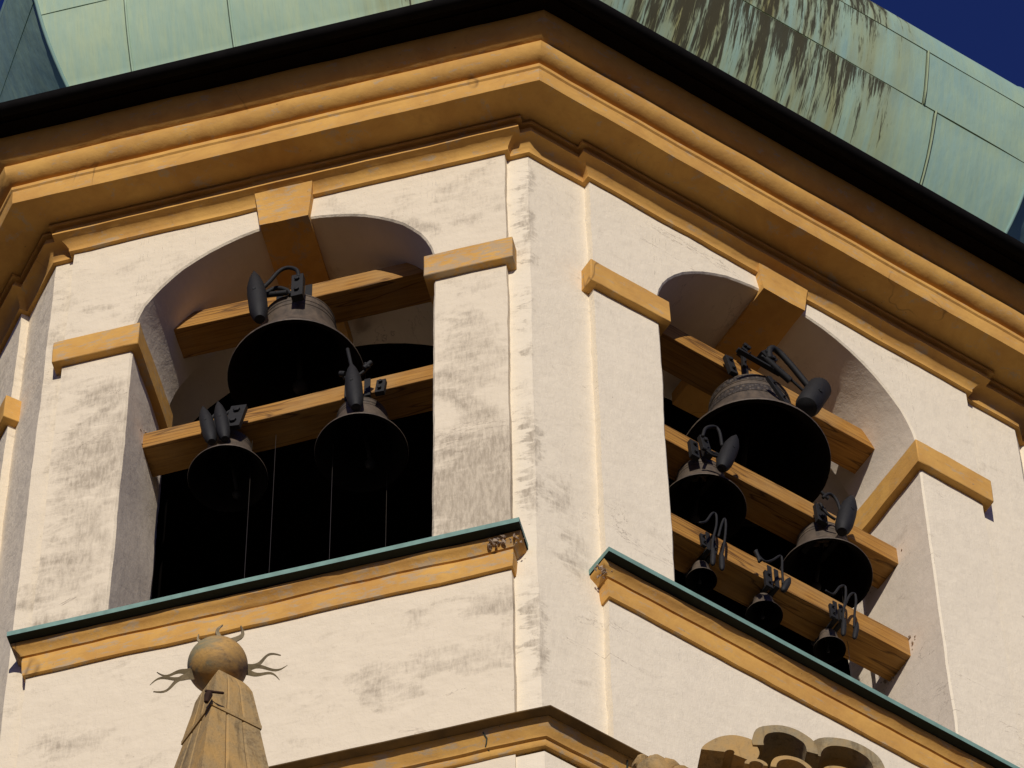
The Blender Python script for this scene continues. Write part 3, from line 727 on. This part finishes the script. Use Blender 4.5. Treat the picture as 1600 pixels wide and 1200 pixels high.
bell('B', 1.068, 32.53, .344, .50, 'medium bronze bell hanging from the middle beam towards its right end', 33.0,
     [dict(kind='point', top=(1.10, -.15, 33.18), bot=(.96, -.15, 32.57), r=.068, arm=fr(-.15, (.97, 32.85), (.955, 32.96), (.92, 33.02), (.87, 33.01), (.82, 32.92)), ar=.013),
      dict(kind='bar', top=(.86, -.22, 33.12), bot=(.93, -.22, 33.08), r=.014, arm=fr(-.22, (.84, 32.95), (.90, 32.86), (.97, 32.84)), ar=.012)],
     plates=[((.905, -.31, 33.07), (.915, -.31, 32.86), (.045, .02))], wires=((.14, .0),), clap=(.0, -.12))
loop = lambda pts: fr(-.25, *pts)
bell('B', -.075, 31.575, .112, .185, 'tiny bronze bell under twin wire-like hammer arms at the left end of the lowest beam', 31.80,
     [dict(kind='point', top=(-.15, -.25, 31.62), bot=(-.17, -.25, 31.36), r=.020, arm=loop([(-.26, 31.83), (-.20, 31.90), (-.14, 32.05), (-.105, 32.06), (-.11, 31.92), (-.15, 31.70), (-.17, 31.50)]), ar=.0095),
      dict(kind='point', top=(-.08, -.25, 31.62), bot=(-.09, -.25, 31.36), r=.020, arm=loop([(-.10, 31.78), (-.06, 31.98), (-.03, 32.07), (-.025, 31.98), (-.05, 31.75), (-.09, 31.50)]), ar=.0095)],
     plates=[((-.20, -.31, 31.80), (-.19, -.31, 31.66), (.02, .012)), ((-.11, -.31, 31.80), (-.10, -.31, 31.64), (.018, .012))], clap=(.0, -.02))
bell('B', .464, 31.557, .134, .20, 'tiny bronze bell with a single angled hammer rod at the middle of the lowest beam', 31.80,
     [dict(kind='point', top=(.52, -.25, 31.76), bot=(.44, -.25, 31.52), r=.026, arm=loop([(.24, 31.83), (.30, 31.79), (.37, 31.86), (.44, 31.97), (.46, 31.95), (.452, 31.80), (.45, 31.62)]), ar=.0095),
      dict(kind='bar', top=(.225, -.25, 31.86), bot=(.26, -.25, 31.76), r=.016, arm=loop([(.235, 31.88), (.24, 31.82), (.25, 31.74)]), ar=.01)],
     plates=[((.36, -.31, 31.77), (.365, -.31, 31.58), (.028, .014))], clap=(.0, -.02))
bell('B', 1.033, 31.575, .118, .19, 'tiny bronze bell under twin hammer arms at the right end of the lowest beam', 31.80,
     [dict(kind='point', top=(.98, -.25, 31.62), bot=(.95, -.25, 31.36), r=.020, arm=loop([(.83, 31.84), (.90, 31.85), (.97, 32.0), (1.02, 32.035), (1.01, 31.88), (.98, 31.70), (.96, 31.50)]), ar=.0095),
      dict(kind='point', top=(1.10, -.25, 31.66), bot=(1.05, -.25, 31.40), r=.020, arm=loop([(.98, 31.72), (1.05, 31.95), (1.10, 32.01), (1.105, 31.92), (1.08, 31.75), (1.06, 31.55)]), ar=.0095)],
     plates=[((.92, -.31, 31.80), (.925, -.31, 31.64), (.02, .012)), ((1.00, -.31, 31.80), (1.00, -.31, 31.66), (.018, .012))], clap=(.0, -.02))

# broken plaster round the beam sockets and at the sill ends
def lumps(f, items, mat=None):
    mb = MB(); rr = random.Random(5)
    for (u, d, z, s) in items:
        for q in range(3):
            c = P(f, u + rr.uniform(-s, s), d + rr.uniform(-s, s) * .6, z + rr.uniform(-s, s)); sz = s * rr.uniform(.35, .95); R = Matrix.Rotation(rr.uniform(0, 6), 3, (rr.random(), rr.random(), rr.random() + .1))
            vs = [c + R @ (Vector(v) * sz * rr.uniform(.6, 1.25)) for v in ((1, 0, 0), (-1, 0, 0), (0, .8, 0), (0, -.8, 0), (0, 0, .6), (0, 0, -.6), (.7, .6, .3), (-.6, .5, -.3))]
            bm = bmesh.new(); bv = [bm.verts.new(v) for v in vs]; bmesh.ops.convex_hull(bm, input=bv); bm.verts.index_update()
            mb.add([v.co.copy() for v in bm.verts], [tuple(v.index for v in fc.verts) for fc in bm.faces]); bm.free()
    return mb.out('broken_plaster', mat or M_RUB, tower, kind='stuff')
random.seed(11)
def ringl(u, d0, d1, z0, z1, s, n):
    r = []
    for k in range(n):
        a = 2 * pi * k / n
        r.append((u, (d0 + d1) / 2 + (d1 - d0) / 2 * cos(a) * 1.15 + random.uniform(-.02, .02), (z0 + z1) / 2 + (z1 - z0) / 2 * sin(a) * 1.15 + random.uniform(-.02, .02), s * random.uniform(.6, 1.2)))
    return r
lumps('B', ringl(1.69, -.70, -.34, 32.98, 33.28, .020, 26)); lumps('B', ringl(1.69, -.70, -.34, 31.8, 32.1, .022, 26))
lumps('A', ringl(-1.255, -.70, -.34, 33.0, 33.22, .024, 18))
lumps('A', [(1.50 + .018 * k + random.uniform(-.02, .02), .075 + random.uniform(-.02, .02), 30.00 + random.uniform(-.02, .02), .030 * random.uniform(.5, 1.3)) for k in range(12)])
lumps('B', [(-1.37 + .012 * k, .04 + random.uniform(-.04, .04), 29.99 + random.uniform(-.04, .03), .024 * random.uniform(.5, 1.3)) for k in range(12)])

# ------------------------------------------------------------------ lower church front that carries the pinnacle and the scroll
front = thing('church_facade', 'warm plastered gable top of the church front just below the tower, mostly out of view', 'facade', (-.8, -8.6, 0))
mb = MB(); yf = -8.75
prof = [(-9, 17.6), (-5, 18.2), (-3.2, 19.3), (-2.95, 20.0 + Z0 - 1.0), (-1.9, 20.0 + Z0 - 1.0), (-1.2, 21.2), (-.5, 21.9), (.0, 22.3), (.9, 22.3), (1.6, 21.6), (3, 19.8), (8, 17.6)]
prof = [(x, z) for x, z in prof]
for (p, q) in zip(prof, prof[1:]):
    for y in (yf - .35, yf + .35): mb.add([(p[0], y, 0), (q[0], y, 0), (q[0], y, q[1]), (p[0], y, p[1])], [(0, 1, 2, 3)])
    mb.add([(p[0], yf - .35, p[1]), (q[0], yf - .35, q[1]), (q[0], yf + .35, q[1]), (p[0], yf + .35, p[1])], [(0, 1, 2, 3)])
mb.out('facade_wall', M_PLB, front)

# pinnacle: tapering four-sided obelisk with a ball and flame rays
PX, PY = -2.425, -9.0
pin = thing('stone_pinnacle', 'sandstone obelisk topped by a patinated ball with wavy metal flame rays', 'pinnacle', (PX, PY, 20.5 + Z0 - 1.0))
def pz(z): return z + Z0
rot = radians(24)
def sq(cx, cy, h, z, k=0.0):
    return [Vector((cx + h * (cos(rot) * a - sin(rot) * b), cy + h * (sin(rot) * a + cos(rot) * b), pz(z))) for a, b in ((-1, -1), (1, -1), (1, 1), (-1, 1))]
def hw_at(z): return .088 + (21.46 - z) * .118
mb = MB()
# grooved shaft: each face has two shallow vertical channels
def ringpts(z, h):
    c = [(-1, -1), (1, -1), (1, 1), (-1, 1)]; out = []
    for i in range(4):
        a = Vector(c[i]); b = Vector(c[(i + 1) % 4]); nrm = Vector((b.y - a.y, -(b.x - a.x))).normalized()
        for s_, dep in ((0, 0), (.06, -.0), (.30, 0), (.33, -.045), (.36, 0), (.62, 0), (.65, -.045), (.68, 0), (.94, 0)):
            q = a.lerp(b, s_) + nrm * dep
            out.append(Vector((PX + h * (cos(rot) * q.x - sin(rot) * q.y), PY + h * (sin(rot) * q.x + cos(rot) * q.y), pz(z))))
    return out
zs = [19.2 + (21.07 - 19.2) * k / 8 for k in range(9)]
lowr = [ringpts(z, hw_at(z) + .0) for z in zs]
mb.grid(lowr, closed=True)
mb.add(lowr[-1], [tuple(range(36))])
mb.out('obelisk_shaft', M_STONE, pin, jit=1.0)
mb = MB()
upr = [ringpts(z, hw_at(z) + (.008 if z < 21.42 else 0)) for z in (21.085, 21.2, 21.3, 21.4, 21.45)] + [ringpts(21.50, .070), ringpts(21.53, .052)]
mb.grid(upr, closed=True); mb.add(upr[0], [tuple(reversed(range(36)))]); mb.add(upr[-1], [tuple(range(36))])
mb.out('obelisk_tip', M_STONE, pin, jit=1.0)
mb = MB()
h = hw_at(21.08) + .009
for z0_, z1_ in ((21.062, 21.09),):
    a = sq(PX, PY, h, z0_); b = sq(PX, PY, h, z1_)
    mb.add(a + b, [(0, 3, 2, 1), (4, 5, 6, 7), (0, 1, 5, 4), (1, 2, 6, 5), (2, 3, 7, 6), (3, 0, 4, 7)])
mb.out('joint_band', M_STONE, pin, jit=1.0)
mb = MB(); cor = sq(PX, PY, h + .01, 21.09)[0]
mb.tube([cor + Vector((-.02, -.01, -.05)), cor + Vector((-.012, -.018, .0)), cor + Vector((-.005, -.01, .035))], [.012, .022, .012], 6); mb.tube([cor + Vector((-.03, -.02, .03)), cor + Vector((.03, -.03, .015)), cor + Vector((.06, -.02, .03))], .008, 6)
mb.out('iron_clamp', simple('rusty_iron', (0.05, 0.022, 0.012), .9), pin, bevel=.004)
# ball
m_ball, n_, l_, bs_ = newmat('patinated_ball'); b_ = NB(m_ball)
vn = b_.noise(b_.co((1, 1, 2.2), 'World', (0.5, .2, 0)), 7, 6, .7, .4); vf = b_.noise(b_.co(kind='World'), 45, 5, .7)
cc = b_.mix(b_.ramp(vn, .38, .62), (0.52, 0.305, 0.085), (0.30, 0.19, 0.08))
gx, gy, gz = b_.sep(b_.co((1, 1, 1), 'Object'))
gm = b_.math('MULTIPLY', b_.ramp(b_.math('SUBTRACT', b_.math('MULTIPLY', vn, .35), gx), .17, .29), b_.ramp(b_.math('ADD', vn, b_.math('MULTIPLY', gz, 1.5)), .30, .50))
cc = b_.mix(b_.math('MULTIPLY', gm, .42), cc, (0.13, 0.24, 0.18))
cc = b_.mix(b_.math('MULTIPLY', b_.ramp(vf, .55, .7), .5), cc, (0.10, 0.06, 0.025))
l_.new(cc, bs_.inputs['Base Color']); bs_.inputs['Roughness'].default_value = .75; bs_.inputs['Metallic'].default_value = .1
l_.new(b_.bump(vf, .004, .6), bs_.inputs['Normal'])
BC = Vector((-2.462, PY, pz(21.657))); BR = .149
mb = MB(); mb.lathe([(BR * sin(pi * k / 28), -BR * cos(pi * k / 28)) for k in range(29)], 48, 0, BC)
o = mb.out('ball', m_ball, pin, smooth=True, origin=BC)
# flames: flat wavy metal tongues with thickness
def flame(base, tip, w0, bend, name='flame_ray', prongs=1):
    mb = MB(); base = Vector(base); tip = Vector(tip); ax = tip - base; L_ = ax.length; ax.normalize()
    sd_ = ax.cross(Vector((0, -.72, -.69)).normalized()).normalized(); nn = 14; th = .005
    no = ax.cross(sd_).normalized()
    rows = []
    for k in range(nn + 1):
        s_ = k / nn; c = base + ax * L_ * s_ + sd_ * bend * sin(s_ * 2.1 * pi) * (.35 + s_)
        wd = w0 * ((1 - s_) ** .7) * (.50 + .7 * math.exp(-s_ * 7)) + .0012
        rows.append([c - sd_ * wd + no * th, c + sd_ * wd + no * th, c + sd_ * wd - no * th, c - sd_ * wd - no * th])
    mb.grid(rows, closed=True); mb.add(rows[0], [(0, 1, 2, 3)])
    return mb.out(name, M_FL, pin)
M_FL = simple('tarnished_gilt_metal', (0.30, 0.235, 0.13), .55, .3, .4, 30, .001)
def c3(dx, dz, dy=0): return (BC.x + dx, BC.y + dy, BC.z + dz)
flame(c3(.135, .01), c3(.305, .165), .021, .017); flame(c3(.13, .0), c3(.345, .068), .020, -.015); flame(c3(.135, -.01), c3(.31, -.045), .020, .015)
flame(c3(-.13, -.09), c3(-.294, -.13), .020, .013); flame(c3(-.12, -.10), c3(-.325, -.225), .020, -.015); flame(c3(-.125, -.11), c3(-.30, -.295), .020, .015)
flame(c3(.0, .13), c3(.006, .353), .036, .016); flame(c3(.045, .13), c3(.11, .36), .042, -.020); flame(c3(-.05, .12), c3(-.107, .24), .026, .012)

# scroll: hollow barrel-shaped lobes in lichened sandstone
scr = thing('stone_scroll', 'lichened sandstone scroll crest with hollow rounded lobes in front of the right wall', 'stone ornament', (.42, -9.0, 22.0))
def lobe(cx, cz, ro, th, y0, y1, a0, a1, tilt=0.0, mat=None, lean=0.0, dz=0.0):
    mb = MB(); n = 22; ny = 5; rows = []
    for j in range(ny + 1):
        y = y0 + (y1 - y0) * j / ny
        arc_o, arc_i = [], []
        for k in range(n + 1):
            a = radians(a0 + (a1 - a0) * k / n); w_ = 1 + .05 * noise.noise(Vector((cx * 5 + k * .3, y * 3, cz)))
            for lst, rr in ((arc_o, ro * w_), (arc_i, (ro - th) * w_)):
                lst.append(Vector((cx + rr * cos(a) + lean * j / ny, y, pz(cz) + rr * sin(a) * 1.0 + tilt * rr * cos(a) + dz * j / ny)))
        rows.append(arc_o + arc_i[::-1])
    mb.grid(rows, closed=True)
    for r_ in (rows[0], rows[-1]):
        m_ = n + 1
        for k in range(n): mb.add([r_[k], r_[k + 1], r_[2 * m_ - 2 - k], r_[2 * m_ - 1 - k]], [(0, 1, 2, 3)])
    return mb.out('scroll_lobe', mat or M_STG, scr, jit=1.4, smooth='auto')
lobe(.366, 21.555, .165, .058, -9.03, -8.40, -12, 192, -.06)
lobe(.672, 21.485, .200, .066, -9.02, -8.40, -35, 178, -.16)
lobe(.665, 21.42, .120, .050, -8.95, -8.40, -20, 180, -.12, M_STONE)
lobe(.366, 21.25, .105, .030, -9.10, -8.46, -5, 185, -.1, M_STONE)
lobe(.085, 21.44, .150, .125, -9.02, -8.45, -40, 160, .40, M_STONE)
lobe(.185, 21.22, .055, .022, -9.12, -8.5, 0, 180, 0, M_STONE)
mb = MB(); out_ = [(-.12, 20.95), (-.02, 21.20), (.09, 21.38), (.16, 21.36), (.20, 21.25), (.50, 21.22), (.60, 21.18), (.84, 21.1), (.88, 20.5), (-.25, 20.5)]
n = len(out_)
for y in (-8.94, -8.40): mb.add([(x, y, pz(z)) for x, z in out_], [tuple(range(n))])
mb.grid([[(x, -8.94, pz(z)) for x, z in out_], [(x, -8.40, pz(z)) for x, z in out_]], closed=True)
mb.out('scroll_body', M_STONE, scr, jit=2)
rub = MB()
for (x, z, s_) in ((-.36, 21.27, .05), (-.29, 21.29, .055), (-.22, 21.27, .05), (-.17, 21.22, .05), (-.30, 21.18, .11), (-.14, 21.12, .1)):
    n = 14; c = Vector((x, -9.0, pz(z)))
    rub.grid([[c + Vector((cos(2 * pi * k / n) * sin(ph), sin(2 * pi * k / n) * sin(ph), cos(ph))) * s_ * (1 + .35 * noise.noise(Vector((x * 31 + cos(2 * pi * k / n) * .9, sin(2 * pi * k / n) * .9 + ph, z)))) for k in range(n)] for ph in (.05, .7, 1.4, 2.1, 2.8, 3.1)], closed=True)
o = rub.out('weathered_finial', M_STONE, None, smooth='auto', origin=(-.25, -9.0, 22.7)); o['label'] = 'crumbling lump of sandstone at the lower edge left of the scroll crest'; o['category'] = 'stone ornament'

# ------------------------------------------------------------------ ground
mb = MB(); mb.add([(-1500, -1500, 0), (1500, -1500, 0), (1500, 1500, 0), (-1500, 1500, 0)], [(0, 1, 2, 3)])
mb.out('ground', simple('paving', (0.072, 0.047, 0.027), .9, 0, .4, 1.2, 0), None, kind='structure')

for o in bpy.data.objects:
    for k in ('_w', '_rel'):
        if k in o.keys(): del o[k]
